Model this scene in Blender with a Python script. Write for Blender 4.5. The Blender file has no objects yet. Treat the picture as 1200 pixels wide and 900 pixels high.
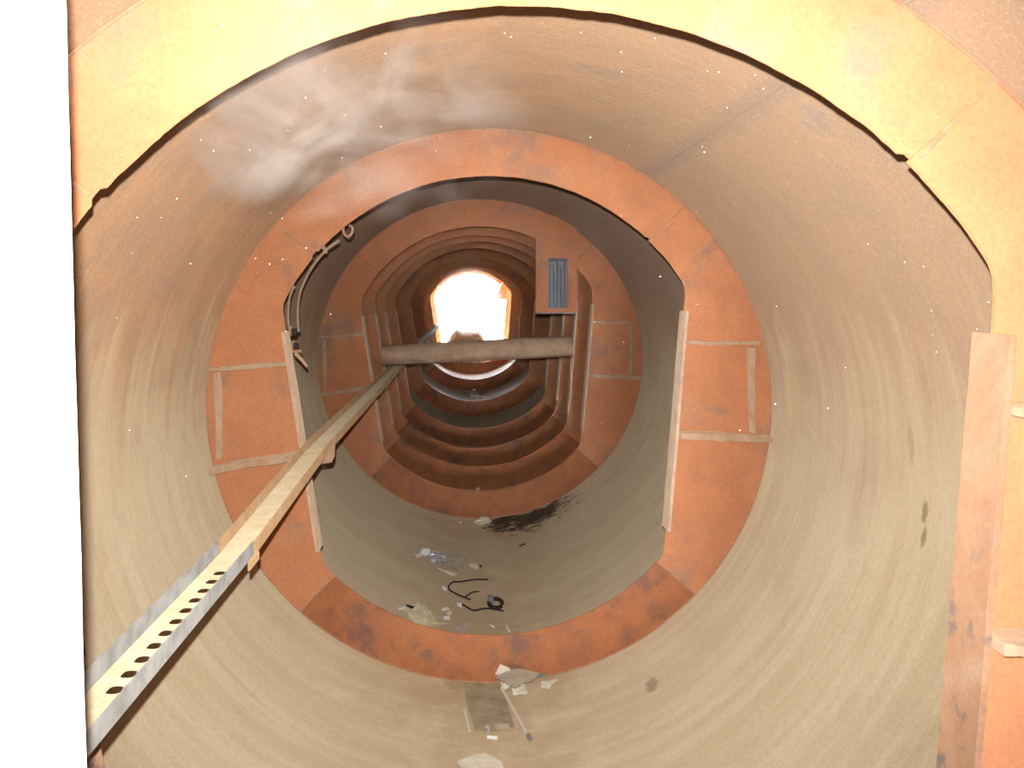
import bpy, bmesh, math, random
from mathutils import Vector, noise

# ------------------------------------------------------------------ camera, sky, lights
sc = bpy.context.scene
COL = sc.collection
CX, CZ = -0.115, 2.097            # camera stands off the tunnel axis (axis: x=0, z=1.5)
F = 1167.0                        # focal length in pixels of the 1200x900 frame
VX, VY = 548.0, 346.0             # vanishing point of the tunnel axis
RX, RZ, AZ = 1.53, 1.50, 1.50     # shell half width / half height / axis height

cam_d = bpy.data.cameras.new('camera'); cam = bpy.data.objects.new('camera', cam_d)
COL.objects.link(cam); sc.camera = cam
cam.location = (CX, 0, CZ); cam.rotation_euler = (math.radians(90), 0, 0)
cam_d.sensor_width = 36; cam_d.lens = 36 * F / 1200
cam_d.shift_x = (600 - VX) / 1200; cam_d.shift_y = -(450 - VY) / 1200
cam_d.clip_start = 0.02; cam_d.clip_end = 400

w = bpy.data.worlds.new('sky'); sc.world = w; w.use_nodes = True
bg = w.node_tree.nodes['Background']
bg.inputs[0].default_value = (0.93, 0.96, 1.0, 1); bg.inputs[1].default_value = 95.0

fl = bpy.data.lights.new('camera_flash', 'SPOT'); fl.energy = 1000; fl.shadow_soft_size = 0.010
fl.spot_size = math.radians(80); fl.spot_blend = 1.0      # a small flash head falls off towards its edges
fl.color = (1.0, 0.94, 0.86)
flo = bpy.data.objects.new('camera_flash', fl); COL.objects.link(flo)
flo.location = (CX - 0.014, 0.0, CZ + 0.075); flo.rotation_euler = (math.radians(86), 0, math.radians(-2))

sc.view_settings.view_transform = 'Standard'; sc.view_settings.look = 'None'
sc.view_settings.exposure = 0.0; sc.view_settings.gamma = 1.0
sc.view_settings.use_curve_mapping = False
sc.cycles.use_denoising = True
sc.cycles.max_bounces = 10; sc.cycles.diffuse_bounces = 6
sc.cycles.volume_bounces = 1

random.seed(7)
rnd = random.Random(7)
PI = math.pi

# ------------------------------------------------------------------ helpers
def tag(o, label=None, cat=None, group=None, kind=None):
    if label: o['label'] = label
    if cat: o['category'] = cat
    if group: o['group'] = group
    if kind: o['kind'] = kind
    return o

def empty(name, loc, *a, **k):
    o = bpy.data.objects.new(name, None); o.location = loc
    o.empty_display_size = 0.1; COL.objects.link(o)
    return tag(o, *a, **k)

class MB:
    def __init__(s): s.v = []; s.f = []; s.smooth = []
    def add(s, vs, fs, smooth=False):
        b = len(s.v); s.v += [tuple(p) for p in vs]
        s.f += [tuple(i + b for i in f) for f in fs]; s.smooth += [smooth] * len(fs)
        return s
    def box(s, c, size, rot=None):
        hx, hy, hz = (q / 2 for q in size)
        vs = [Vector((x, y, z)) for x in (-hx, hx) for y in (-hy, hy) for z in (-hz, hz)]
        if rot is not None: vs = [rot @ p for p in vs]
        c = Vector(c); vs = [p + c for p in vs]
        return s.add(vs, [(0,1,3,2),(4,6,7,5),(0,4,5,1),(2,3,7,6),(0,2,6,4),(1,5,7,3)])
    def strip(s, A, B, C, D):
        """closed solid between four equally long rails A,B,C,D (cross-section loop)"""
        n = len(A); vs = []
        for i in range(n): vs += [A[i], B[i], C[i], D[i]]
        fs = []
        for i in range(n - 1):
            a, b = 4 * i, 4 * i + 4
            for k in range(4):
                fs.append((a + k, a + (k + 1) % 4, b + (k + 1) % 4, b + k))
        fs.append((3, 2, 1, 0)); e = 4 * (n - 1); fs.append((e, e + 1, e + 2, e + 3))
        return s.add(vs, fs)
    def prism(s, poly, d0, d1, axis='Y'):
        """poly of (x,z) extruded from y=d0 to y=d1"""
        n = len(poly)
        vs = [(x, d0, z) for x, z in poly] + [(x, d1, z) for x, z in poly]
        fs = [tuple(range(n)), tuple(reversed(range(n, 2 * n)))]
        fs += [(i, i + n, (i + 1) % n + n, (i + 1) % n) for i in range(n)]
        return s.add(vs, fs)
    def tube(s, pts, r, n=8, jit=0.0, caps=True):
        pts = [Vector(p) for p in pts]; vs = []; up = Vector((0.13, 0.21, 1)).normalized()
        for i, p in enumerate(pts):
            t = (pts[min(i + 1, len(pts) - 1)] - pts[max(i - 1, 0)]).normalized()
            a = t.cross(up)
            if a.length < 1e-3: a = t.cross(Vector((1, 0, 0)))
            a.normalize(); b = a.cross(t)
            rr = r[i] if isinstance(r, (list, tuple)) else r
            for k in range(n):
                q = rr * (1 + rnd.uniform(-jit, jit))
                vs.append(p + a * q * math.cos(2*PI*k/n) + b * q * math.sin(2*PI*k/n))
        fs = []
        for i in range(len(pts) - 1):
            for k in range(n):
                fs.append((i*n+k, i*n+(k+1) % n, (i+1)*n+(k+1) % n, (i+1)*n+k))
        s.add(vs, fs, True)
        if caps:
            m = (len(pts) - 1) * n
            b = len(s.v) - len(vs)
            s.f += [tuple(b + k for k in reversed(range(n))), tuple(b + m + k for k in range(n))]
            s.smooth += [False, False]
        return s
    def build(s, name, mat, parent=None, off=(0, 0, 0), bevel=0):
        me = bpy.data.meshes.new(name)
        vs = [(p[0] - off[0], p[1] - off[1], p[2] - off[2]) for p in s.v]
        me.from_pydata(vs, [], s.f)
        bm = bmesh.new(); bm.from_mesh(me); bmesh.ops.recalc_face_normals(bm, faces=bm.faces)
        bm.to_mesh(me); bm.free()
        for p, sm in zip(me.polygons, s.smooth): p.use_smooth = sm
        if any(s.smooth): me.set_sharp_from_angle(angle=math.radians(42))
        me.materials.append(mat)
        o = bpy.data.objects.new(name, me); COL.objects.link(o)
        if parent: o.parent = parent
        else: o.location = off
        if bevel:
            m = o.modifiers.new('bevel', 'BEVEL'); m.width = bevel; m.segments = 2
        return o

def ray(px, py): return Vector(((px - VX) / F, 1.0, -(py - VY) / F))
def at(px, py, d):
    """the point seen at pixel (px,py) on the plane d metres ahead of the camera"""
    return Vector((CX, 0, CZ)) + ray(px, py) * d
def on_shell(px, py, lift=0.0):
    u = ray(px, py); ax, az = RX - lift, RZ - lift
    p, q = CX, CZ - AZ
    A = (u.x/ax)**2 + (u.z/az)**2; B = 2*(p*u.x/ax**2 + q*u.z/az**2); C = (p/ax)**2 + (q/az)**2 - 1
    t = (-B + math.sqrt(B*B - 4*A*C)) / (2*A)
    return Vector((CX, 0, CZ)) + u * t
def inward(p):
    v = Vector((-p.x / RX**2, 0, -(p.z - AZ) / RZ**2)); return v.normalized()
def shell_xz(a, k=1.0): return (RX * k * math.cos(a), AZ + RZ * k * math.sin(a))

# ------------------------------------------------------------------ materials
class NT:
    def __init__(s, name):
        s.m = bpy.data.materials.new(name); s.m.use_nodes = True; s.t = s.m.node_tree
        s.b = s.t.nodes['Principled BSDF']
    def n(s, typ, **k):
        o = s.t.nodes.new(typ)
        for a, v in k.items(): setattr(o, a, v)
        return o
    def l(s, a, b): s.t.links.new(a, b)
    def put(s, sock, v):
        if hasattr(v, 'is_linked') or hasattr(v, 'links'): s.l(v, sock)
        else: sock.default_value = v
    def math(s, op, a, b=0.0, c=0.0):
        o = s.n('ShaderNodeMath', operation=op)
        s.put(o.inputs[0], a); s.put(o.inputs[1], b); s.put(o.inputs[2], c)
        return o.outputs[0]
    def comb(s, x, y, z):
        o = s.n('ShaderNodeCombineXYZ')
        for i, v in enumerate((x, y, z)): s.put(o.inputs[i], v)
        return o.outputs[0]
    def noise(s, vec, scale, detail=4, rough=.55, dist=0.0):
        o = s.n('ShaderNodeTexNoise'); s.l(vec, o.inputs['Vector'])
        o.inputs['Scale'].default_value = scale; o.inputs['Detail'].default_value = detail
        o.inputs['Roughness'].default_value = rough; o.inputs['Distortion'].default_value = dist
        return o.outputs[0]
    def ramp(s, v, lo, hi, a=0.0, b=1.0):
        o = s.n('ShaderNodeMapRange', interpolation_type='SMOOTHSTEP')
        s.put(o.inputs[0], v)
        for i, q in zip((1, 2, 3, 4), (lo, hi, a, b)): s.put(o.inputs[i], q)
        return o.outputs[0]
    def mix(s, f, a, b, mode='MIX'):
        o = s.n('ShaderNodeMix', data_type='RGBA', blend_type=mode)
        s.put(o.inputs[0], f)
        for sock, v in ((o.inputs[6], a), (o.inputs[7], b)):
            if isinstance(v, tuple): sock.default_value = v + (1,) if len(v) == 3 else v
            else: s.l(v, sock)
        return o.outputs[2]
    def pos(s): return s.n('ShaderNodeNewGeometry').outputs['Position']
    def bump(s, h, dist, strength=1.0):
        o = s.n('ShaderNodeBump'); o.inputs['Distance'].default_value = dist
        o.inputs['Strength'].default_value = strength
        s.l(h, o.inputs['Height']); s.l(o.outputs[0], s.b.inputs['Normal'])
    def done(s, col, rough=.85, metal=0.0, spec=.3, dr=1.0):
        if isinstance(col, tuple): s.b.inputs['Base Color'].default_value = col + (1,)
        else: s.l(col, s.b.inputs['Base Color'])
        s.put(s.b.inputs['Roughness'], rough); s.b.inputs['Metallic'].default_value = metal
        s.b.inputs['Specular IOR Level'].default_value = spec
        s.b.inputs['Diffuse Roughness'].default_value = dr
        return s.m

def mat_shell():
    s = NT('dusty_rusted_shell'); P = s.pos()
    x = s.n('ShaderNodeSeparateXYZ'); s.l(P, x.inputs[0]); X, Y, Z = x.outputs
    zr = s.math('SUBTRACT', Z, AZ)
    th = s.math('ARCTAN2', X, s.math('MULTIPLY', zr, -1.0))       # 0 at the bottom, +-pi at the crown
    ath = s.math('ABSOLUTE', th)
    # runs that follow the curve of the wall
    st = s.noise(s.comb(s.math('MULTIPLY', Y, 5.0), s.math('MULTIPLY', th, .55), s.math('MULTIPLY', X, .2)), 2.2, 6, .62)
    st2 = s.noise(s.comb(s.math('MULTIPLY', Y, 16.0), s.math('MULTIPLY', th, .8), 3.1), 2.0, 4, .6)
    big = s.noise(P, .9, 4, .6); med = s.noise(P, 3.6, 6, .62); fine = s.noise(P, 60, 5, .7)
    spk = s.noise(P, 130, 2, .6)
    # cream lower wall -> brown upper wall
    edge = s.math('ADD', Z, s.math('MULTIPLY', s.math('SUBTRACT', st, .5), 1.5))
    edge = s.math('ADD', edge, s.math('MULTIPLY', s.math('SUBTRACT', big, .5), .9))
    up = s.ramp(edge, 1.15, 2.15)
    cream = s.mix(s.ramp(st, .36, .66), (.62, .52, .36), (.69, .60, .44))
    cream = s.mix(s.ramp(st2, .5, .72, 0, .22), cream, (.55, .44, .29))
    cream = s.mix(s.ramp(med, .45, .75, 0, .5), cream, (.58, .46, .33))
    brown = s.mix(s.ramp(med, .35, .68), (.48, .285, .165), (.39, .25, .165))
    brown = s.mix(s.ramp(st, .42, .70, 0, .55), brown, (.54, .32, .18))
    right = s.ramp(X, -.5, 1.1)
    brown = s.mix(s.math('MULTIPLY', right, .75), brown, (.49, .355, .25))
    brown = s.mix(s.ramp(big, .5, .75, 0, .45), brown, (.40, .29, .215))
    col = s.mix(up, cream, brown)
    # floor of the tunnel: browner, trodden
    fl_ = s.math('MULTIPLY', s.ramp(ath, .62, .12), s.ramp(s.math('ADD', med, s.math('MULTIPLY', big, .6)), .45, .95))
    far = s.ramp(Y, 3.6, 6.2, .45, 1.0)
    col = s.mix(s.math('MULTIPLY', s.math('MULTIPLY', fl_, far), .95), col, (.44, .32, .20))
    col = s.mix(s.math('MULTIPLY', s.ramp(ath, 1.1, .2), s.ramp(Y, 5.2, 6.2, 0, .45)), col, (.50, .41, .29))
    # darker crown beyond the second ring
    crown_dark = s.math('MULTIPLY', s.ramp(Y, 5.3, 6.5), s.ramp(ath, 1.5, 2.2))
    col = s.mix(s.math('MULTIPLY', crown_dark, .6), col, (.30, .21, .18))
    # black damp patches
    def spot(px, py, rx, ry, c, amt=.9):
        p = on_shell(px, py); t0 = math.atan2(p.x, -(p.z - AZ))
        dx = s.math('DIVIDE', s.math('SUBTRACT', th, t0), rx); dy = s.math('DIVIDE', s.math('SUBTRACT', Y, p.y), ry)
        r = s.math('SQRT', s.math('ADD', s.math('MULTIPLY', dx, dx), s.math('MULTIPLY', dy, dy)))
        r = s.math('ADD', r, s.math('MULTIPLY', s.math('SUBTRACT', med, .5), 2.2))
        r = s.math('ADD', r, s.math('MULTIPLY', s.math('SUBTRACT', rag, .5), 3.0))
        return s.mix(s.ramp(r, 1.15, .45, 0, amt), CC[0], c)
    rag = s.noise(s.comb(s.math('MULTIPLY', Y, 2.0), s.math('MULTIPLY', th, 1.2), X), 9, 5, .7)
    CC = [col]
    for a in ((625, 605, .26, .42, (.03, .025, .018), .95), (590, 612, .10, .5, (.025, .02, .015), .9),
              (1084, 598, .03, .022, (.26, .21, .12), .8), (762, 803, .02, .07, (.30, .22, .15), .7),
              (706, 85, .07, .08, (.34, .26, .22), .5), (955, 140, .05, .10, (.36, .29, .26), .5),
              (400, 190, .30, .45, (.38, .25, .17), .6), (700, 190, .5, .7, (.44, .31, .21), .6),
              (535, 800, .03, .16, (.22, .17, .11), .6), 
              (1068, 520, .05, .03, (.42, .29, .16), .5), (1082, 632, .03, .02, (.30, .24, .14), .8), (925, 470, .30, .05, (.66, .54, .30), .5), (560, 830, .13, .55, (.46, .35, .21), .6),
              (560, 740, .20, .7, (.40, .29, .18), .6)):
        CC[0] = spot(*a)
    col = CC[0]
    t56 = math.atan2(RX * math.cos(math.radians(56)), -RZ * math.sin(math.radians(56)))
    sd = s.math('ABSOLUTE', s.math('SUBTRACT', s.math('ADD', th, s.math('MULTIPLY', s.math('SUBTRACT', med, .5), .06)), t56))
    col = s.mix(s.ramp(sd, .055, .01, 0, .55), col, (.36, .27, .22))
    col = s.mix(s.ramp(fine, .35, .7, 0, .18), col, (.22, .15, .10))
    # coarse pale speckle on the scaly upper plates
    sp = s.math('MULTIPLY', s.ramp(spk, .56, .68), s.ramp(Z, 1.5, 2.4, 0, .38))
    col = s.mix(sp, col, (.75, .58, .44))
    h = s.math('ADD', s.math('MULTIPLY', fine, .6), s.math('ADD', s.math('MULTIPLY', med, 1.5), s.math('MULTIPLY', st2, .5)))
    s.bump(h, .008, .6)
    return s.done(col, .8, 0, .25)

def mat_rust(name, a, b, c, stain=(.20, .13, .12), amt=.6, scale=1.0, dark=None, dr=1.0):
    s = NT(name); P = s.pos()
    big = s.noise(P, 1.7 * scale, 4, .6, .6); med = s.noise(P, 6 * scale, 6, .65, .4); fine = s.noise(P, 70, 4, .7)
    col = s.mix(s.ramp(med, .35, .65), a, b)
    col = s.mix(s.ramp(big, .45, .7, 0, .75), col, c)
    col = s.mix(s.ramp(s.math('ADD', s.math('MULTIPLY', big, .5), s.math('MULTIPLY', med, .5)), .53, .64, 0, amt), col, stain)
    if dark:
        d = s.noise(P, 9 * scale, 3, .6)
        x = s.n('ShaderNodeSeparateXYZ'); s.l(P, x.inputs[0])
        zone = s.ramp(x.outputs[2], dark[0], dark[1])
        col = s.mix(s.math('MULTIPLY', s.ramp(d, .52, .64, 0, .85), zone), col, (.17, .155, .16))
    col = s.mix(s.ramp(fine, .4, .75, 0, .3), col, tuple(q * .45 for q in a))
    s.bump(s.math('ADD', fine, med), .003, .5)
    return s.done(col, .82, 0, .25, dr)

def flat(name, c, rough=.8, metal=0.0, var=.25, scale=25, bump=.001):
    s = NT(name); P = s.pos(); n = s.noise(P, scale, 5, .65)
    col = s.mix(s.ramp(n, .35, .7), c, tuple(q * (1 - var) for q in c))
    if bump: s.bump(n, bump, .6)
    return s.done(col, rough, metal, .3, .6)

M = dict(
    shell=mat_shell(),
    ring=mat_rust('orange_rust_plate', (.68, .32, .155), (.61, .285, .145), (.65, .36, .20), (.40, .27, .22), .7),
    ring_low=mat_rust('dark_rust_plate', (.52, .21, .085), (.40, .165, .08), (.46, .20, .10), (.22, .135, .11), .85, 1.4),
    bar=mat_rust("dusty_flat_bar", (.46, .28, .18), (.42, .24, .145), (.54, .38, .27), (.32, .26, .23), .4, 1.3, (1.75, 1.2)),
    bar_pale=mat_rust('lit_dusty_bar', (.74, .58, .44), (.66, .48, .34), (.76, .62, .48), (.50, .38, .31), .4, 2.0),  # dust, plus paleness standing in for the lit front edges farther off
    rib=mat_rust('dusty_rib', (.64, .48, .34), (.56, .38, .25), (.68, .53, .39), (.30, .20, .15), .5, 2.0),
    weld=mat_rust('weld', (.58, .33, .20), (.48, .26, .15), (.56, .36, .23), (.28, .18, .14), .5, 3.0),
    pipe=mat_rust('brown_pipe', (.62, .44, .30), (.52, .35, .22), (.66, .50, .36), (.42, .28, .19), .5, 1.5, dr=0.0),
    channel=mat_rust('brown_channel', (.50, .33, .19), (.44, .28, .15), (.56, .40, .25), (.36, .23, .13), .5, 1.5),
    galv=flat('galvanised', (.40, .41, .41), .6, 0, .35, 14),
    web=mat_rust('cream_web', (.70, .59, .41), (.62, .50, .33), (.73, .63, .47), (.55, .42, .28), .35, 2.0),  # webs paler than the flanges of the same channel
    white=flat('white_paint', (.88, .88, .86), .5, 0, .05, 8),
    paper=flat('old_paper', (.85, .80, .68), .8, 0, .2, 18),
    greypaper=flat('grey_sheet', (.58, .52, .42), .8, 0, .3, 12),
    card=flat('muddy_card', (.43, .35, .235), .85, 0, .3, 9),
    cream=flat('cream_film', (.78, .72, .50), .5, 0, .3, 22),
    foil=flat('foil', (.90, .89, .96), .3, .25, .65, 30),
    wire=flat('black_wire', (.05, .035, .03), .7),
    grey=flat('grey_tape', (.30, .29, .30), .5),
    pvc=flat('pale_rod', (.74, .68, .56), .6, 0, .12, 30),
    pure=flat('white_tube', (.92, .92, .92), .5, 0, .03),
    pink=flat('pink_scrap', (.66, .48, .42), .8, 0, .2),
    glass=flat('dark_grille', (.035, .035, .04), .3, .2, .5, 30),
    lamp=flat('grey_slat', (.12, .12, .135), .5, 0, .4, 50),
    cable=flat('tan_cable', (.50, .38, .27), .7),
    mound=flat('far_rubble', (.22, .16, .11), .95, 0, .5, 4, .02),
    ground=flat('pale_ground', (.55, .52, .46), .95, 0, .2, 1, 0),
)

# ------------------------------------------------------------------ the shell (setting)
RINGS = [2.22, 5.39, 9.36, 10.70, 12.0, 13.75, 17.3, 21.7, 26.6, 30.0]
shell = empty('wall_shell', (0, 0, 0), kind='structure')
SEAM = [math.radians(56), math.radians(196), math.radians(304)]   # lengthwise joints
def shell_plate(y0, y1, a0, a1):
    n = max(6, int((a1 - a0) * 30)); g = .0003
    A = []; B = []; C = []; D = []; m = MB()
    # rails run round the curve: inner near, inner far, outer far, outer near
    for i in range(n + 1):
        a = a0 + g + (a1 - a0 - 2 * g) * i / n
        xi, zi = shell_xz(a); xo, zo = shell_xz(a, 1.010)
        A.append((xi, y0 + g, zi)); B.append((xi, y1 - g, zi)); C.append((xo, y1 - g, zo)); D.append((xo, y0 + g, zo))
    m.strip(A, B, C, D)
    m.smooth = [True] * len(m.f)
    o = m.build('shell_plate', M['shell'], shell)
    md = o.modifiers.new('es', 'EDGE_SPLIT'); md.split_angle = math.radians(40)
    return o
ys = [-17.0,-11.0, -6.0, -2.0, 0.6] + RINGS[:-1] + [30.25]
for i in range(len(ys) - 1):
    off = math.radians((0, 0, 0, 0, 0, 0, 37, -20, 15, -30, 22, 8, -12, 30)[i % 14])
    if ys[i] == RINGS[0]:                 # this bay shows one lengthwise joint only
        shell_plate(ys[i], ys[i + 1], SEAM[0], SEAM[0] + 2 * PI); continue
    for k in range(3):
        a0 = SEAM[k] + off; a1 = (SEAM[(k + 1) % 3] + (2 * PI if k == 2 else 0)) + off
        shell_plate(ys[i], ys[i + 1], a0, a1)
# backing band hides nothing but keeps daylight out of the hairline joints
m = MB(); n = 72; A = []; B = []; C = []; D = []
for i in range(n + 1):
    a = 2 * PI * i / n
    xi, zi = shell_xz(a, 1.011); xo, zo = shell_xz(a, 1.02)
    A.append((xi, -17, zi)); B.append((xi, 30.24, zi)); C.append((xo, 30.24, zo)); D.append((xo, -17, zo))
m.strip(A, B, C, D); m.build('daylight_seal', M['ring_low'], shell)
# weld seams standing proud of the shell (lengthwise)
for (y0, y1, ang) in ((2.24, 5.37, 56), (5.41, 9.34, 93), (-9, 2.2, 56), (5.41, 9.34, -19)):
    m = MB(); pts = []; N = int((y1 - y0) * 14)
    for i in range(N + 1):
        x_, z_ = shell_xz(math.radians(ang), .999); pts.append((x_ + rnd.uniform(-.002, .002), y0 + (y1 - y0) * i / N, z_))
    m.tube(pts, .0035, 6, .25); m.build('weld_seam', M['shell'], shell)

# ------------------------------------------------------------------ ring frames
RB = ((1.055, .527), (.945, -.80))       # right cheek edge (top, bottom) relative to the axis
LB = ((-1.108, .46), (-.905, -.83))      # left cheek edge
RO = 1.243                               # opening radius
def edge_x(line, z): 
    (x0, z0), (x1, z1) = line; return x0 + (x1 - x0) * (z - z0) / (z1 - z0)
def inner(a):
    c, s_ = math.cos(a), math.sin(a)
    r = RO
    line = RB if c > 0 else LB
    (x0, z0), (x1, z1) = line; dx, dz = x1 - x0, z1 - z0
    den = c * dz - s_ * dx
    if abs(den) > 1e-6:
        t = (x0 * dz - z0 * dx) / den
        if t > 0:
            k = .035; h = max(k - abs(r - t), 0) / k
            r = min(r, t) - h * h * k * .25
    return r
def ring(y, det, label, group):
    root = empty('ring_frame', (0, y, AZ), label, 'ring frame', group)
    T = .014
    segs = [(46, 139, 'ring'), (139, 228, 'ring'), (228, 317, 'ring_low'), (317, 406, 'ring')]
    for a0, a1, mt in segs:
        a0, a1 = math.radians(a0 + .03), math.radians(a1 - .03)
        N = 150 if det > 1 else 28; m = MB(); A = []; B = []; C = []; D = []
        for i in range(N + 1):
            a = a0 + (a1 - a0) * i / N; r = inner(a)
            if det > 1: r += .0025 * noise.noise(Vector((a * 14, y, 0))) + .002 * noise.noise(Vector((a * 60, y, 1)))
            if det > 1 and min(abs(a - math.radians(q)) for q in (46, 139)) < .012: r += .010
            c, s_ = math.cos(a), math.sin(a)
            A.append((r*c, -T/2, r*s_)); B.append((RX*.9995*c, -T/2, RZ*.9995*s_))
            C.append((RX*.9995*c, T/2, RZ*.9995*s_)); D.append((r*c, T/2, r*s_))
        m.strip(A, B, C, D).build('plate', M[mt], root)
    for ad in (46, 139, 228, 317):                      # radial weld beads over the plate joints
        a = math.radians(ad); r0 = inner(a) + .012; c, s_ = math.cos(a), math.sin(a); pts = []
        for i in range(15):
            r = r0 + (1.495 - r0) * i / 14
            pts.append((r*c*RX/RZ + rnd.uniform(-.002, .002), -T/2, r*s_ + rnd.uniform(-.002, .002)))
        MB().tube(pts, .006 if det > 1 else .005, 6, .3).build('weld_bead', M['weld'], root)
    m = MB(); pts = [(RX*.996*math.cos(2*PI*i/96), -T/2 - .003, RZ*.996*math.sin(2*PI*i/96)) for i in range(97)]
    m.tube(pts, .0035, 6, .3).build('fillet_weld', M['weld'], root)
    # edge flats on the straight cheeks, proud on both faces
    for sgn, (t0, t1) in ((1, ((1.052, .512), (.955, -.665))), (-1, ((-1.097, .40), (-.912, -.775)))):
        th = .015; rails = [[], [], [], []]
        for i in range(13):
            q = i / 12; x_ = t0[0] + (t1[0]-t0[0])*q; z_ = t0[1] + (t1[1]-t0[1])*q
            j = .0025 * noise.noise(Vector((q * 9, y, sgn * 3)))
            xi = x_ - sgn * .002 + j; xo = xi + sgn * th
            for rr, p in zip(rails, ((xi, -.08, z_), (xo, -.08, z_), (xo, .08, z_), (xi, .08, z_))): rr.append(p)
        MB().strip(*rails).build('edge_bar', M['bar' if y < 3 else 'bar_pale'], root)
    # stiffening ribs on the near face
    def rib(p0, p1, dep, th, taper=0.0, mt='rib'):
        p0, p1 = Vector((p0[0], 0, p0[1])), Vector((p1[0], 0, p1[1]))
        t = (p1 - p0).normalized(); nn = Vector((-t.z, 0, t.x)); rails = [[], [], [], []]; K = 14
        for i in range(K + 1):
            q = i / K; p = p0.lerp(p1, q)
            w_ = th * (1 + .55 * noise.noise(Vector((q * 5 + p0.x * 7, y, p0.z * 5)))) * (1 - taper * q)
            d = dep * (1 + .10 * noise.noise(Vector((q * 4, y + 5, p0.z))))
            wob = nn * .006 * noise.noise(Vector((q * 3, y, p0.z * 9)))
            for rr, o_ in zip(rails, (nn*w_/2 + Vector((0, -d, 0)), -nn*w_/2 + Vector((0, -d, 0)),
                                      -nn*w_/2 + Vector((0, -T/2, 0)), nn*w_/2 + Vector((0, -T/2, 0)))):
                rr.append(p + wob + o_)
        MB().strip(*rails).build('rib', M[mt], root)
    def sx(z, k=.985): return RX * k * math.sqrt(max(0, 1 - (z / RZ)**2))
    if det < 2: return root               # no ribs show on the farther frames
    zu, zl = .345, -.16
    rib((edge_x(RB, zu) + .03, zu), (sx(zu, .965), zu - .004), .10, .020)
    rib((edge_x(RB, zl) + .02, zl + .012), (sx(zl), zl - .012), .12, .034, .2)
    rib((sx(zu) - .06, zu - .03), (sx(zl) - .085, zl + .02), .08, .024, .3)
    zu, zl = .215, -.29
    rib((edge_x(LB, zu) - .01, zu + .015), (-sx(zu), zu - .012), .10, .024)
    rib((edge_x(LB, zl) - .03, zl + .03), (-sx(zl, .99), zl - .045), .12, .036, .2)
    rib((-sx(zu) + .035, zu - .03), (-sx(zl) + .03, zl + .01), .08, .022, .2)
    return root
LB_ = ['rust orange ring frame nearest the camera, bleached pale by the flash',
       'rust orange ring frame framing the littered floor, second from the camera',
       'third ring frame, with the dark grilled panel hung at its upper right',
       'fourth ring frame, holding the ends of the brown cross pipe',
       'dark rust ring frame just behind the cross pipe, fifth from the camera',
       'sixth ring frame in the row, its lip a thin grey arc below the pipe',
       'seventh ring frame, in front of the wide bright arc of floor',
       'eighth ring frame, between the two bright arcs of floor',
       'ninth ring frame, last but one before the bright mouth',
       'last ring frame, outlining the white daylight opening']
for i, y in enumerate(RINGS):
    ring(y, 2 if i < 3 else 1, LB_[i], 'ring frames along the tunnel')

# ------------------------------------------------------------------ white board at the left, close to the camera
m = MB(); d0, d1 = .99, 1.03
e0 = (at(50, -20, d0).x, 2.65); e1 = (at(106, 925, d0).x, .9)
def ex(z): return e0[0] + (e1[0] - e0[0]) * (z - e0[1]) / (e1[1] - e0[1])
poly = []
zt, zb = None, None
zz = [.35 + i * (2.45 - .35) / 30 for i in range(31)]
right = [(ex(z) + .0012 * noise.noise(Vector((z * 9, 0, 0))), z) for z in zz if (ex(z)/RX)**2 + ((z-AZ)/RZ)**2 < .985]
left = [(-RX * .985 * math.sqrt(max(0, 1 - ((z - AZ)/RZ)**2)), z) for _, z in reversed(right)]
board = empty('door_leaf', (right[0][0], d0, right[0][1]), 'white painted steel door leaf standing close at the left edge, burnt out by the flash', 'door')
MB().prism(right + left, d0, d1).build('panel', M['white'], board, off=board.location)
m = MB(); R_ = [(x, z) for x, z in right]
rails = [[], [], [], []]
for x_, z_ in R_:
    for rr, p in zip(rails, ((x_ - .028, d0 - .006, z_), (x_ - .004, d0 - .006, z_), (x_ - .004, d0 + .001, z_), (x_ - .028, d0 + .001, z_))): rr.append(p)
m.strip(*rails).build('edge_strip', M['white'], board, off=board.location)

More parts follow.
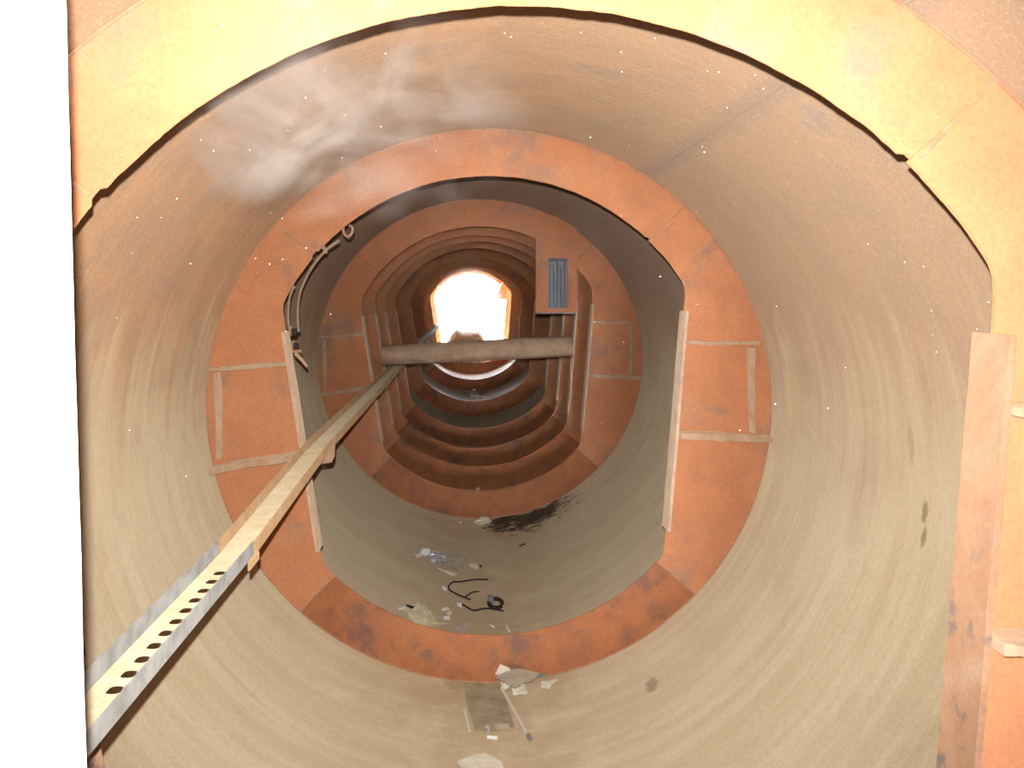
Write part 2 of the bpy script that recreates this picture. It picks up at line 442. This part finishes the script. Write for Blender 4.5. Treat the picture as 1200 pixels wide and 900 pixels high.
# ------------------------------------------------------------------ the long channel beam
AX, ZW = CX - .835, CZ - .868      # left side and web height of the channel
W_, H_ = .121, .048
def channel(name, y0, y1, mat, label, wd=W_, h=H_, x0=AX, z0=ZW, t=.004, bow=.0, holes=None, z1=None):
    root = empty(name, (x0, y0, z0), label, 'channel', 'lengths of the long channel beam')
    N = max(2, int((y1 - y0) / .25))
    z1 = z0 if z1 is None else z1
    def zz_(y): return z0 + (z1 - z0) * (y - y0) / (y1 - y0) + bow * noise.noise(Vector((0, y * .6, 3)))
    for nm, xa, xb, za, zb in (('flange', x0, x0 + t, 0, h), ('flange', x0 + wd - t, x0 + wd, 0, h), ('web', x0 + t, x0 + wd - t, 0, t)):
        if nm == 'web' and holes: continue
        rails = [[], [], [], []]
        for i in range(N + 1):
            y = y0 + (y1 - y0) * i / N; b = zz_(y); j = bow * .5 * noise.noise(Vector((5, y * .5, 1)))
            for rr, p in zip(rails, ((xa+j, y, b+za), (xb+j, y, b+za), (xb+j, y, b+zb), (xa+j, y, b+zb))): rr.append(p)
        MB().strip(*rails).build(nm, M['web'] if nm == 'web' else mat, root, off=root.location)
    if holes:
        m = MB(); xa, xb = x0 + t, x0 + wd - t; K = 24
        hx = x0 + wd * .50; hw, hl = .0165, .0235; t = .0015
        ysn = [y0] + [c - .046 for c in holes] + [holes[-1] + .046, y1]
        def slab(ya, yb): m.box(((xa+xb)/2, (ya+yb)/2, z0 + t/2), (xb-xa, yb-ya, t))
        slab(y0, holes[0] - .046); slab(holes[-1] + .046, y1)
        for c in holes:
            out = []; inn = []
            for k in range(K):
                a = 2 * PI * k / K; ca, sa = math.cos(a), math.sin(a)
                q = (abs(ca)**3.2 + abs(sa)**3.2) ** (-1/3.2)
                inn.append((hx + hw * q * ca, c + hl * q * sa))
                sx_ = ((xb if ca > 0 else xa) - hx) / ca if abs(ca) > 1e-6 else 1e9
                sy_ = (.046 if sa > 0 else -.046) / sa if abs(sa) > 1e-6 else 1e9
                r = min(sx_, sy_); out.append((hx + r * ca, c + r * sa))
            # snap nearest outer samples to the four corners
            for cx_, cy_ in ((xa, c-.046), (xb, c-.046), (xa, c+.046), (xb, c+.046)):
                k = min(range(K), key=lambda k: (out[k][0]-cx_)**2 + (out[k][1]-cy_)**2); out[k] = (cx_, cy_)
            vs = []
            for z_ in (z0 + t, z0):
                vs += [(p[0], p[1], z_) for p in out] + [(p[0], p[1], z_) for p in inn]
            fs = []
            for k in range(K):
                l_ = (k + 1) % K
                fs.append((k, l_, K + l_, K + k)); fs.append((2*K + k, 2*K + l_, 3*K + l_, 3*K + k))
                fs.append((K + k, K + l_, 3*K + l_, 3*K + k))
            m.add(vs, fs)
        m.build('slotted_web', M['web'], root, off=root.location)
    return root
holes = [2.187 + .0919 * i for i in range(11)]
channel('slotted_channel', 1.40, 3.33, M['galv'], 'grey galvanised channel with eleven dark slots, nearest end of the beam', holes=holes)
ZF = CZ - .80
CH = [(3.335, 5.14, 'tan rust stained channel length between the slotted piece and the bracket', ZW, ZF),
      (5.145, 8.8, 'brown channel length passing through the second ring frame beyond the bracket', ZF, ZF),
      (8.805, 13.8, 'dull brown channel length running under the left end of the cross pipe', ZF, ZF),
      (13.805, 19.0, 'channel length just emerging above the cross pipe', ZF, ZF),
      (19.005, 27.5, 'farthest channel length, ending against the glare of the mouth', ZF, ZF)]
for y0, y1, lb, za, zb_ in CH:
    channel('steel_channel', y0, y1, M['channel'], lb, wd=W_ + .004, x0=AX - .002, z0=za - .004, z1=zb_ - .004)
# splice bracket and small clips on the beam's right flange
br = empty('splice_bracket', at(380, 535, 4.98), 'rusty splice bracket on the right side of the beam before the second ring', 'bracket')
xs = AX + W_ + .006
pp = [at(x, y, 4.98) for x, y in ((376, 545), (378, 543.5), (388.7, 542), (392, 535), (392.5, 521), (390, 521))]
m = MB().prism([(p.x, p.z) for p in pp], 4.98, 4.988); m.build('plate', M['bar'], br, off=br.location)
m = MB().box((xs + .003, 5.05, ZF + .012), (.006, .16, .03)); m.build('side_tab', M['channel'], br, off=br.location)
for y_, lb, zc in ((3.27, 'small rusty clip where the slotted channel meets the rusty channel', ZW + .002), (8.75, 'small clip under the beam just before the cross pipe', ZF)):
    o = MB().prism([(xs - .001, zc - .024), (xs + .007, zc - .022), (xs + .008, zc + .004), (xs - .001, zc + .008)], y_ - .06, y_ + .08).build('clip', M['channel'], off=(xs, y_, zc - .02))
    tag(o, lb, 'clip')
for (px, py, lb) in ((377, 505, 'nearer of two dark bolts in the beam web past the bracket'), (385, 498, 'farther of two dark bolts in the beam web past the bracket')):
    u = ray(px, py); t_ = (ZF + .001 - CZ) / u.z; p = Vector((CX, 0, CZ)) + u * t_
    o = MB().tube([p, p + Vector((0, 0, .008))], [.012, .009], 8).build('bolt', M['wire'], off=p); tag(o, lb, 'bolt', 'dark bolts in the beam web')
# a bit of wire lying over the near end of the web
p0 = Vector((AX + .016, 1.95, ZW + .01))
pts = [p0 + Vector((.012 + .045 * t, .055 * math.sin(t * PI), .004 + .008 * math.sin(t * PI))) for t in [i / 8 for i in range(9)]]
tag(MB().tube(pts, .0012, 5).build('wire_scrap', M['wire'], off=p0), 'thin curl of dark wire on the near end of the slotted channel', 'wire')

# ------------------------------------------------------------------ cross pipe
pa, pb = at(449, 416.5, 10.48), at(669, 405.5, 10.48)
pr = .110; pipe = empty('cross_pipe', pa, 'thick brown pipe spanning the tunnel, in front of the bright mouth', 'pipe')
m = MB(); m.tube([pa.lerp(pb, i / 16) for i in range(17)], pr, 28, .0); m.build('barrel', M['pipe'], pipe, off=pa)
for nm, p, s_ in (('end_flange', pa, -1), ('end_flange', pb, 1)):
    dv = (pb - pa).normalized()
    MB().tube([p, p + dv * .012 * s_], pr + .012, 28).build(nm, M['pipe'], pipe, off=pa)

# ------------------------------------------------------------------ panel with grille hung on ring three
pn = empty('hanging_panel', at(652, 365, 9.28), 'rust orange plate hung at upper right with a narrow dark grille', 'panel')
o_ = pn.location
p0, p1 = at(628, 366, 9.27), at(676, 252, 9.27)
g0, g1 = at(642, 361, 9.27), at(665, 304, 9.27)
def bx(m, xa, xb, za, zb, ya, yb): m.box(((xa+xb)/2, (ya+yb)/2, (za+zb)/2), (abs(xb-xa), abs(yb-ya), abs(zb-za)))
m = MB()
bx(m, p0.x, g0.x, p0.z, p1.z, 9.27, 9.30); bx(m, g1.x, p1.x, p0.z, p1.z, 9.27, 9.30)
bx(m, g0.x, g1.x, g1.z, p1.z, 9.27, 9.30); bx(m, g0.x, g1.x, p0.z, g0.z, 9.27, 9.30)
m.build('plate', M['ring'], pn, off=o_)
m = MB(); bx(m, g0.x, g1.x, g0.z, g1.z, 9.30, 9.32); m.build('backing', M['glass'], pn, off=o_)
for i in range(5):
    m = MB(); xx = g0.x + (g1.x - g0.x) * (.12 + .19 * i); bx(m, xx - .008, xx + .008, g0.z + .01, g1.z - (.05 if i % 2 else .02), 9.275, 9.30)
    m.build('slat', M['lamp'], pn, off=o_)
m = MB(); bx(m, g0.x, g1.x, g1.z - .02, g1.z + .01, 9.262, 9.27); m.build('frame_bar', M['lamp'], pn, off=o_)
m = MB(); bx(m, p0.x, p1.x - .02, p0.z - .012, p0.z, 9.20, 9.30); m.build('ledge', M['galv'], pn, off=o_)

# ------------------------------------------------------------------ cables and fittings behind ring two, left
D2 = 5.50
def cable(pix, d, r, label, name='cable', mat='cable', cat='cable', group=None):
    P_ = [at(x, y, d if not isinstance(d, list) else d[i]) for i, (x, y) in enumerate(pix)]
    # Catmull-Rom smoothing
    out = []
    for i in range(len(P_) - 1):
        a, b, c, e = P_[max(i-1, 0)], P_[i], P_[i+1], P_[min(i+2, len(P_)-1)]
        for k in range(6):
            t = k / 6
            out.append(.5 * ((2*b) + (c-a)*t + (2*a-5*b+4*c-e)*t*t + (3*b-a-3*c+e)*t**3))
    out.append(P_[-1])
    return tag(MB().tube(out, r, 7).build(name, M[mat], off=P_[0]), label, cat, group)
cable([(345, 335), (340, 347), (338, 362), (338, 378), (341, 392)], D2, .006, 'short tan cable hugging the left edge of the second ring opening')
cable([(397, 282), (381, 294), (366, 313), (355, 334), (350, 352), (349, 372), (350, 388)], [5.42, 5.5, 5.6, 5.7, 5.7, 5.6, 5.5], .007, 'long tan cable curving down behind the second ring, upper left')
cable([(402, 266), (403, 273), (407, 277), (412, 274), (413, 267), (409, 264)], 5.40, .007, 'small curled hook on the upper left lip of the second ring', 'hook', 'bar', 'hook')
cable([(376, 288), (380, 291), (382, 297)], 5.37, .010, 'short pale clip below the curled hook on the second ring lip', 'clip', 'bar', 'clip')
def lump(px, py, d, size, mat, name, label, cat):
    p = at(px, py, d); m = MB(); bm_ = bmesh.new()
    bmesh.ops.create_icosphere(bm_, subdivisions=2, radius=1)
    vs = []
    for v in bm_.verts:
        k = 1 + .25 * noise.noise(v.co * 1.6 + p * 3)
        vs.append((p.x + v.co.x * size[0] * k, p.y + v.co.y * size[1] * k, p.z + v.co.z * size[2] * k))
    m.add(vs, [tuple(q.index for q in f.verts) for f in bm_.faces], True); bm_.free()
    return tag(m.build(name, M[mat], off=p), label, cat)
for px, py, lb in ((343, 389, 'upper dark cable gland on the left edge flat of the second ring'), (345, 406, 'lower dark cable gland on the left edge flat of the second ring')):
    gr = empty('cable_gland', at(px, py, 5.44), lb, 'cable gland', 'cable glands on the second ring')
    p = gr.location
    MB().tube([p + Vector((-.005, 0, 0)), p + Vector((.022, 0, 0))], .020, 10).build('body', M['wire'], gr, off=p)
    MB().tube([p + Vector((-.012, 0, .004)), p + Vector((-.004, 0, .004))], .027, 10).build('collar', M['bar'], gr, off=p)
lv = empty('lever', at(345, 413, 5.42), 'small latch lever sticking out below the cable glands', 'lever')
MB().tube([at(343, 412, 5.42), at(353, 411, 5.42)], .009, 7).build('pivot', M['bar'], lv, off=lv.location)
MB().tube([at(346, 414, 5.42), at(354, 422, 5.42), at(360, 430, 5.42)], [.012, .010, .007], 7).build('arm', M['pipe'], lv, off=lv.location)

# ------------------------------------------------------------------ litter on the tunnel floor
def sheet(pix, mat, name, label, cat, amp=.010, th=.002, lift=.004, rings=4, lean=None, group=None, seed=0, curl=0.0, deps=None):
    """a crumpled sheet: outline points laid on the curved floor (or leaning on a ring when lean is set)"""
    if lean is None: P_ = [on_shell(x, y, .0) for x, y in pix]
    else: P_ = [at(x, y, lean) for x, y in pix]
    if deps: P_ = [at(x, y, d) if d else on_shell(x, y) for (x, y), d in zip(pix, deps)]; lean = 1
    q = []                                    # subdivide outline, ragged
    for i in range(len(P_)):
        a, b = P_[i], P_[(i+1) % len(P_)]
        for k in range(3): q.append(a.lerp(b, k/3))
    c = sum(q, Vector()) / len(q); n = len(q); up = inward(c) if lean is None else Vector((0, -1, .2)).normalized()
    vs = []
    for j in range(1, rings + 1):
        for i, p in enumerate(q):
            r = j / rings; s_ = c.lerp(p, r)
            if lean is None:                  # follow the shell
                nn = inward(s_); base = Vector((0, s_.y, AZ)); k = math.sqrt((s_.x/RX)**2 + ((s_.z-AZ)/RZ)**2)
                s_ = Vector((s_.x/k, s_.y, AZ + (s_.z-AZ)/k)) if k > 0 else s_
            h = lift + amp * (.5 + .9 * noise.noise(s_ * 17 + Vector((seed, 0, 0)))) + amp * .5 * noise.noise(s_ * 48)
            h = max(h, .0015) + curl * r * r * max(0, noise.noise(Vector((i * .35, seed, 2))))
            vs.append(s_ + up * h)
    top = [c + up * (lift + amp * .6)] + vs
    if lean is None:
        k = math.sqrt((c.x/RX)**2 + ((c.z-AZ)/RZ)**2); c2 = Vector((c.x/k, c.y, AZ + (c.z-AZ)/k)); top[0] = c2 + up * (lift + amp * .6)
    bot = [p - up * th for p in top]; nt = len(top)
    fs = [(0, 1 + i, 1 + (i+1) % n) for i in range(n)]
    for j in range(rings - 1):
        a, b = 1 + j*n, 1 + (j+1)*n
        for i in range(n): fs.append((a+i, b+i, b+(i+1) % n, a+(i+1) % n))
    fb = [tuple(reversed([k + nt for k in f])) for f in fs]; e = 1 + (rings-1)*n
    fe = [(e+i, e+i+nt, e+(i+1) % n+nt, e+(i+1) % n) for i in range(n)]
    o = MB().add(top + bot, fs + fb + fe).build(name, M[mat], off=c)
    return tag(o, label, cat, group)

sheet([(541, 791), (568, 791), (584, 792), (590, 812), (603, 852), (578, 858), (557, 857), (548, 830)], 'card', 'card_sheet',
      'olive brown flattened card lying in front of the second ring', 'card', .002, .002, .003)
sheet([(560, 792), (574, 792), (575, 799), (561, 799)], 'greypaper', 'tape_patch', 'dull square patch on the far end of the brown card', 'patch', .001, .001, .009)
sheet([(580, 851), (597, 850), (598, 856), (581, 857)], 'greypaper', 'tape_patch', 'dull square patch on the near end of the brown card', 'patch', .001, .001, .009)
sheet([(586, 778), (598, 783), (597, 790), (589, 792), (580, 790)], 'paper', 'paper_scrap', 'stiff cream paper corner standing against the second ring', 'paper', .006, .002, .004, lean=5.30)
sheet([(580, 793), (596, 785), (608, 783), (633, 788), (624, 797), (614, 800), (603, 806), (590, 799)], 'greypaper', 'paper_sheet', 'grey beige paper sheet against the near face of the second ring', 'paper', .016, .002, .004, seed=3, deps=[5.16, 5.32, 5.33, 5.30, 5.18, 5.12, 4.99, 5.05])
sheet([(585, 802), (597, 803), (601, 810), (590, 812)], 'paper', 'paper_scrap', 'cream paper fold at the upper end of the pale rod', 'paper', .02, .002, .012)
sheet([(600, 808), (614, 806), (619, 818), (610, 822), (602, 821)], 'paper', 'paper_scrap', 'crumpled cream paper right of the upper end of the pale rod', 'paper', .03, .002, .008, seed=5)
sheet([(634, 801), (652, 797), (655, 800), (643, 809), (635, 808)], 'paper', 'paper_scrap', 'cream paper scrap right of the grey beige sheet', 'paper', .015, .002, .005, seed=8)
sheet([(628, 792), (640, 792), (642, 798), (632, 799)], 'grey', 'plastic_scrap', 'small grey scrap touching the right end of the grey beige sheet', 'scrap', .02, .002, .006)
def rod(pa_, pb_, r, mat, name, label, cat, lift=None):
    a = on_shell(*pa_); b = on_shell(*pb_); l_ = r + .001 if lift is None else lift
    a += inward(a) * l_; b += inward(b) * l_
    return tag(MB().tube([a, a.lerp(b, .5), b], r, 10).build(name, M[mat], off=a), label, cat)
rod((588, 809), (619, 864), .0085, 'pvc', 'plastic_rod', 'long pale rod lying on the floor right of the brown card', 'rod', .012)
t_ = on_shell(619, 864); b_ = t_ + inward(t_) * .012; dv = (b_ - (on_shell(588, 809) + inward(on_shell(588, 809)) * .012)).normalized()
tag(MB().tube([b_ + dv*.002, b_ + dv*.05], .0105, 10).build('rod_cap', M['grey'], off=b_), 'grey cap at the near end of the long pale rod', 'cap')
rod((544, 833), (550, 859), .006, 'pvc', 'plastic_rod', 'short pale rod on the left edge of the brown card', 'rod', .010)
rod((571, 866), (583, 867), .0085, 'pure', 'paper_tube', 'small bright white tube in front of the brown card', 'tube')
sheet([(569, 853), (573, 852), (574, 860), (570, 860)], 'foil', 'foil_scrap', 'tiny shiny scrap behind the bright white tube', 'scrap', .008, .001)
sheet([(603, 848), (607, 849), (607, 855), (604, 854)], 'pink', 'paper_scrap', 'tiny pale scrap beside the lower half of the long rod', 'paper', .008, .001)
sheet([(536, 893), (552, 886), (568, 883), (577, 887), (587, 893), (592, 905), (545, 906)], 'paper', 'paper_sheet', 'cream dried sheet at the bottom edge of the picture', 'paper', .002, .0015, .003)
# beyond the second ring
fo = empty('foil_wad', on_shell(507, 657), 'crumpled silver foil wad left of the torn grey paper star', 'foil')
for k, (px, py, s_) in enumerate(((498, 651, .035), (506, 654, .04), (513, 658, .045), (509, 660, .035), (517, 660, .03))):
    p = on_shell(px, py); p += inward(p) * .03; bm_ = bmesh.new(); bmesh.ops.create_icosphere(bm_, subdivisions=2, radius=1); vs = []
    for v in bm_.verts:
        q = 1 + .5 * noise.noise(v.co * 3 + Vector((k, 0, 0))); vs.append((p.x + v.co.x*s_*1.3*q, p.y + v.co.y*s_*1.5*q, p.z + v.co.z*s_*.8*q))
    MB().add(vs, [tuple(q.index for q in f.verts) for f in bm_.faces]).build('crumple', M['foil' if k else 'pure'], fo, off=fo.location); bm_.free()
sheet([(485, 651), (493, 649), (495, 654), (488, 655)], 'paper', 'paper_scrap', 'thin pale scrap at the left of the foil wad', 'paper', .01, .001)
sheet([(522, 657), (530, 652), (530, 647), (537, 650), (549, 648), (544, 656), (543, 661), (537, 672), (527, 668), (517, 667)], 'greypaper', 'paper_sheet', 'torn star shaped grey paper right of the foil wad', 'paper', .02, .002, .005, seed=4)
sheet([(512, 668), (519, 669), (536, 675), (528, 676)], 'paper', 'paper_scrap', 'cream strip along the near side of the torn star paper', 'paper', .012, .001, .006, seed=12)
sheet([(550, 664), (558, 662), (561, 665), (559, 669), (551, 668)], 'paper', 'paper_scrap', 'white scrap to the right of the torn star paper', 'paper', .02, .002, .006)
sheet([(561, 663), (565, 664), (564, 667)], 'wire', 'soot_chip', 'black chip touching the white scrap right of the torn star', 'chip', .008, .002)
sheet([(553, 612), (559, 609), (564, 605), (572, 606), (576, 611), (571, 616), (560, 616)], 'paper', 'paper_scrap', 'crumpled cream paper at the foot of the third ring on the black stain', 'paper', .04, .003, .012, seed=6, deps=[9.24, 9.26, 9.30, 9.30, 9.22, 9.1, 9.1])
sheet([(537, 612), (541, 612), (541, 615), (538, 614)], 'paper', 'paper_scrap', 'tiny pale crumb left of the paper at the third ring', 'paper', .01, .002)
sheet([(466, 714), (474, 712), (475, 715), (468, 716)], 'pure', 'paper_scrap', 'small white scrap at the far left of the cream film heap', 'paper', .008, .002)
sheet([(472, 716), (485, 713), (488, 709), (500, 716), (508, 729), (523, 739), (497, 736), (478, 727)], 'cream', 'film_sheet', 'crumpled cream plastic film against the second ring, left of centre', 'plastic film', .035, .002, .006, seed=9, curl=.03)
sheet([(474, 714), (484, 716), (482, 719), (475, 717)], 'wire', 'soot_chip', 'dark chip on the cream film heap', 'chip', .008, .002, .03)
sheet([(517, 715), (525, 713), (527, 717), (519, 719)], 'pure', 'paper_scrap', 'upper white scrap right of the cream film', 'paper', .012, .002, .006)
sheet([(523, 720), (530, 719), (527, 724)], 'paper', 'paper_scrap', 'middle small scrap right of the cream film', 'paper', .012, .002, .006)
sheet([(519, 724), (527, 725), (526, 728), (520, 727)], 'pure', 'paper_scrap', 'lower white scrap right of the cream film', 'paper', .012, .002, .006)
sheet([(517, 689), (523, 689), (524, 694), (519, 693)], 'pure', 'paper_scrap', 'white scrap at the left bend of the dark wire loop', 'paper', .015, .002, .006)
sheet([(535, 709), (541, 709), (541, 713), (536, 713)], 'pure', 'paper_scrap', 'white scrap at the left end of the lower dark wire', 'paper', .015, .002, .006)
sheet([(563, 686), (570, 685), (571, 689), (565, 689)], 'pink', 'paper_scrap', 'faint pinkish scrap inside the dark wire loop', 'paper', .006, .002)
sheet([(573, 734), (579, 735), (580, 738), (575, 736)], 'pure', 'paper_scrap', 'thin white scrap just behind the second ring, right of centre', 'paper', .01, .002, .006)
sheet([(592, 734), (595, 734), (599, 742), (596, 742)], 'paper', 'paper_scrap', 'narrow pale splinter just behind the second ring lip', 'paper', .006, .002, .006)
sheet([(530, 738), (545, 730), (556, 730), (548, 738), (540, 744)], 'pink', 'dust_patch', 'pale pinkish sheet stuck to the floor near the second ring lip', 'paper', .003, .001, .002)
sheet([(600, 693), (605, 690), (610, 638), (616, 638)][:0] or [(608, 640), (617, 637), (616, 639), (609, 641)], 'wire', 'soot_chip', 'black sliver on the clean floor right of centre', 'chip', .004, .002)
def wire(pix, r, label, group=None):
    P_ = []
    for i, (x, y) in enumerate(pix):
        p = on_shell(x, y); P_.append(p + inward(p) * (r + .006 + .012 * abs(math.sin(i * 1.7))))
    out = []
    for i in range(len(P_) - 1):
        a, b, c, e = P_[max(i-1, 0)], P_[i], P_[i+1], P_[min(i+2, len(P_)-1)]
        for k in range(5):
            t = k / 5; out.append(.5*((2*b) + (c-a)*t + (2*a-5*b+4*c-e)*t*t + (3*b-a-3*c+e)*t**3))
    out.append(P_[-1])
    return tag(MB().tube(out, r, 6).build('wire', M['wire'], off=P_[0]), label, 'wire', group)
wire([(572, 681), (556, 683), (540, 684), (530, 686), (525, 691), (528, 696), (538, 701), (551, 706)], .006, 'bent dark wire forming an open loop on the floor')
wire([(561, 695), (553, 698), (545, 702)], .005, 'short straight dark wire crossing the end of the wire loop')
wire([(541, 710), (546, 715), (555, 718), (570, 717), (590, 719)], .006, 'lower dark wire running to the black tape coil')
ck = empty('tape_coil', on_shell(579, 712), 'black and grey tape coil at the right end of the lower wire', 'tape coil')
p = on_shell(581, 711); p += inward(p) * .03
MB().tube([p + Vector((.045*math.cos(a), .10*math.sin(a), -.006)) for a in [2*PI*i/18 for i in range(17)]], .014, 8).build('loop', M['wire'], ck, off=ck.location)
p = on_shell(575, 709); p += inward(p) * .035
MB().box(p, (.04, .09, .05)).build('tag_end', M['grey'], ck, off=ck.location, bevel=.008)
# past the third ring
sheet([(541, 583), (556, 578.5), (561, 577), (572, 579), (583, 583)], 'pink', 'paper_sheet', 'pinkish sheet lying just past the third ring lip', 'paper', .008, .003, .006)
lump(560, 575, 10.3, (.022, .03, .04), 'pvc', 'rubble_bit', 'upright pale lump on the pinkish sheet past the third ring', 'rubble')
for px, py, lb in ((553, 553, 'left pale crumb on the floor past the fourth ring'), (561, 553.5, 'right pale crumb on the floor past the fourth ring')):
    sheet([(px - 4, py), (px, py - 2), (px + 4, py), (px, py + 1)], 'paper', 'rubble_bit', lb, 'rubble', .015, .003, .006, group='pale crumbs past the fourth ring')
sheet([(550, 467), (554, 464), (562, 463), (565, 466), (566, 469), (552, 470)], 'greypaper', 'rubble_bit', 'grey rubble heap on the wide bright arc of floor', 'rubble', .06, .02, .03)
sheet([(554, 463), (559, 462), (560, 464), (555, 464)], 'wire', 'soot_chip', 'dark chip in the rubble on the wide bright arc of floor', 'chip', .02, .01, .10)
for (px, py, s_, lb) in ((655, 556, .05, 'right dark clod on the lip of the third ring'), (603, 569, .04, 'left dark clod on the lip of the third ring')):
    pass

# ------------------------------------------------------------------ the far mouth
p = at(548, 418, 28.4); m = MB(); bm_ = bmesh.new(); bmesh.ops.create_icosphere(bm_, subdivisions=4, radius=1); vs = []
zb = .0
for v in bm_.verts:
    c = v.co; q = 1 + .07 * noise.noise(c * 2.3) + .03 * noise.noise(c * 7)
    sx_ = (abs(c.x) ** .65) * (1 if c.x > 0 else -1)
    vs.append((at(547, 0, 28.4).x + sx_ * .60 * q, 28.4 + c.y * .5 * q, .12 + max(-.05, (abs(c.z) ** .8) * (1 if c.z > 0 else -1) * 1.04 * q)))
m.add(vs, [tuple(q.index for q in f.verts) for f in bm_.faces], True); bm_.free()
tag(m.build('earth_mound', M['mound'], off=(0, 28.4, .1)), 'dark rounded mound silhouetted in the bright far mouth', 'mound')
bk = MB(); q0 = at(583, 346, 29.9)
bk.prism([(q0.x - .10, q0.z - .03), (q0.x - .02, q0.z - .13), (q0.x + .28, q0.z - .13), (q0.x + .28, q0.z + .33), (q0.x + .10, q0.z + .30), (q0.x + .02, q0.z + .12)], 29.80, 29.88)
tag(bk.build('bent_plate', M['ring_low'], off=q0), 'small bent plate biting into the right side of the bright mouth', 'plate')
m = MB(); m.add([(-60, 30.3, -.1), (60, 30.3, -.1), (60, 200, -.1), (-60, 200, -.1), (-60, 30.3, -.4), (60, 30.3, -.4), (60, 200, -.4), (-60, 200, -.4)],
                [(0,1,2,3), (7,6,5,4), (0,4,5,1), (1,5,6,2), (2,6,7,3), (3,7,4,0)])
tag(m.build('ground', M['ground']), kind='structure')

# ------------------------------------------------------------------ dust and smoke in the air, added glare at the mouth
m = MB(); r2 = random.Random(11)
for i in range(110):
    px, py, d = r2.uniform(110, 1190), r2.triangular(0, 620, 40), r2.uniform(1.1, 2.0)
    if (px - 548) ** 2 + (py - 346) ** 2 < 150 ** 2: continue
    p = at(px, py, d); r = r2.uniform(.0003, .0007) * d
    m.add([p + Vector(v) * r for v in ((1,0,0), (-1,0,0), (0,1,0), (0,-1,0), (0,0,1), (0,0,-1))],
          [(0,2,4), (2,1,4), (1,3,4), (3,0,4), (2,0,5), (1,2,5), (3,1,5), (0,3,5)])
tag(m.build('dust_specks', M['pure']), 'white dust specks drifting in the upper part of the tunnel', 'dust', kind='stuff')

def mist(name, c, size, dens, label, scale, aniso, lo, hi, stretch=(1, 1, 1), noisy=True):
    me = bpy.data.meshes.new(name); b_ = bmesh.new(); bmesh.ops.create_icosphere(b_, subdivisions=3, radius=1)
    for v in b_.verts: v.co = Vector((v.co.x * size[0], v.co.y * size[1], v.co.z * size[2]))
    b_.to_mesh(me); b_.free()
    m_ = bpy.data.materials.new(name); m_.use_nodes = True; t = m_.node_tree
    t.nodes.remove(t.nodes['Principled BSDF']); N = NT.__new__(NT); N.m = m_; N.t = t
    v = N.n('ShaderNodeVolumePrincipled'); v.inputs['Color'].default_value = (1, .98, .96, 1); v.inputs['Anisotropy'].default_value = aniso
    tc = N.n('ShaderNodeTexCoord').outputs['Object']
    x = N.n('ShaderNodeSeparateXYZ'); N.l(tc, x.inputs[0])
    q = [N.math('POWER', N.math('DIVIDE', x.outputs[k], size[k]), 2.0) for k in range(3)]
    r = N.math('ADD', N.math('ADD', q[0], q[1]), q[2])
    fall = N.ramp(r, 1.0, .1)
    if noisy:
        mp = N.n('ShaderNodeMapping'); N.l(tc, mp.inputs[0]); mp.inputs['Scale'].default_value = stretch
        mp.inputs['Rotation'].default_value = (0, -.6, 0)
        nz = N.noise(mp.outputs[0], scale, 5, .6, 1.2); fall = N.math('MULTIPLY', fall, N.ramp(nz, lo, hi))
    N.l(N.math('MULTIPLY', fall, dens), v.inputs['Density'])
    N.l(v.outputs[0], t.nodes['Material Output'].inputs['Volume'])
    me.materials.append(m_); o = bpy.data.objects.new(name, me); COL.objects.link(o); o.location = c
    return tag(o, label, 'smoke', kind='stuff')
mist('smoke_wisps', at(400, 135, 2.75), (.58, .9, .33), 1.7, 'pale smoke wisps drifting under the crown at upper left, before the second ring', 2.3, -.15, .46, .74, (1.2, .6, 1.5))
mist('mouth_glare', at(549, 352, 25.6), (.95, 4.0, .95), .20, 'added haze volume standing in for glare around the far mouth', 1, .75, 0, 1, noisy=False)  # volume added so skylight makes the glare round the mouth
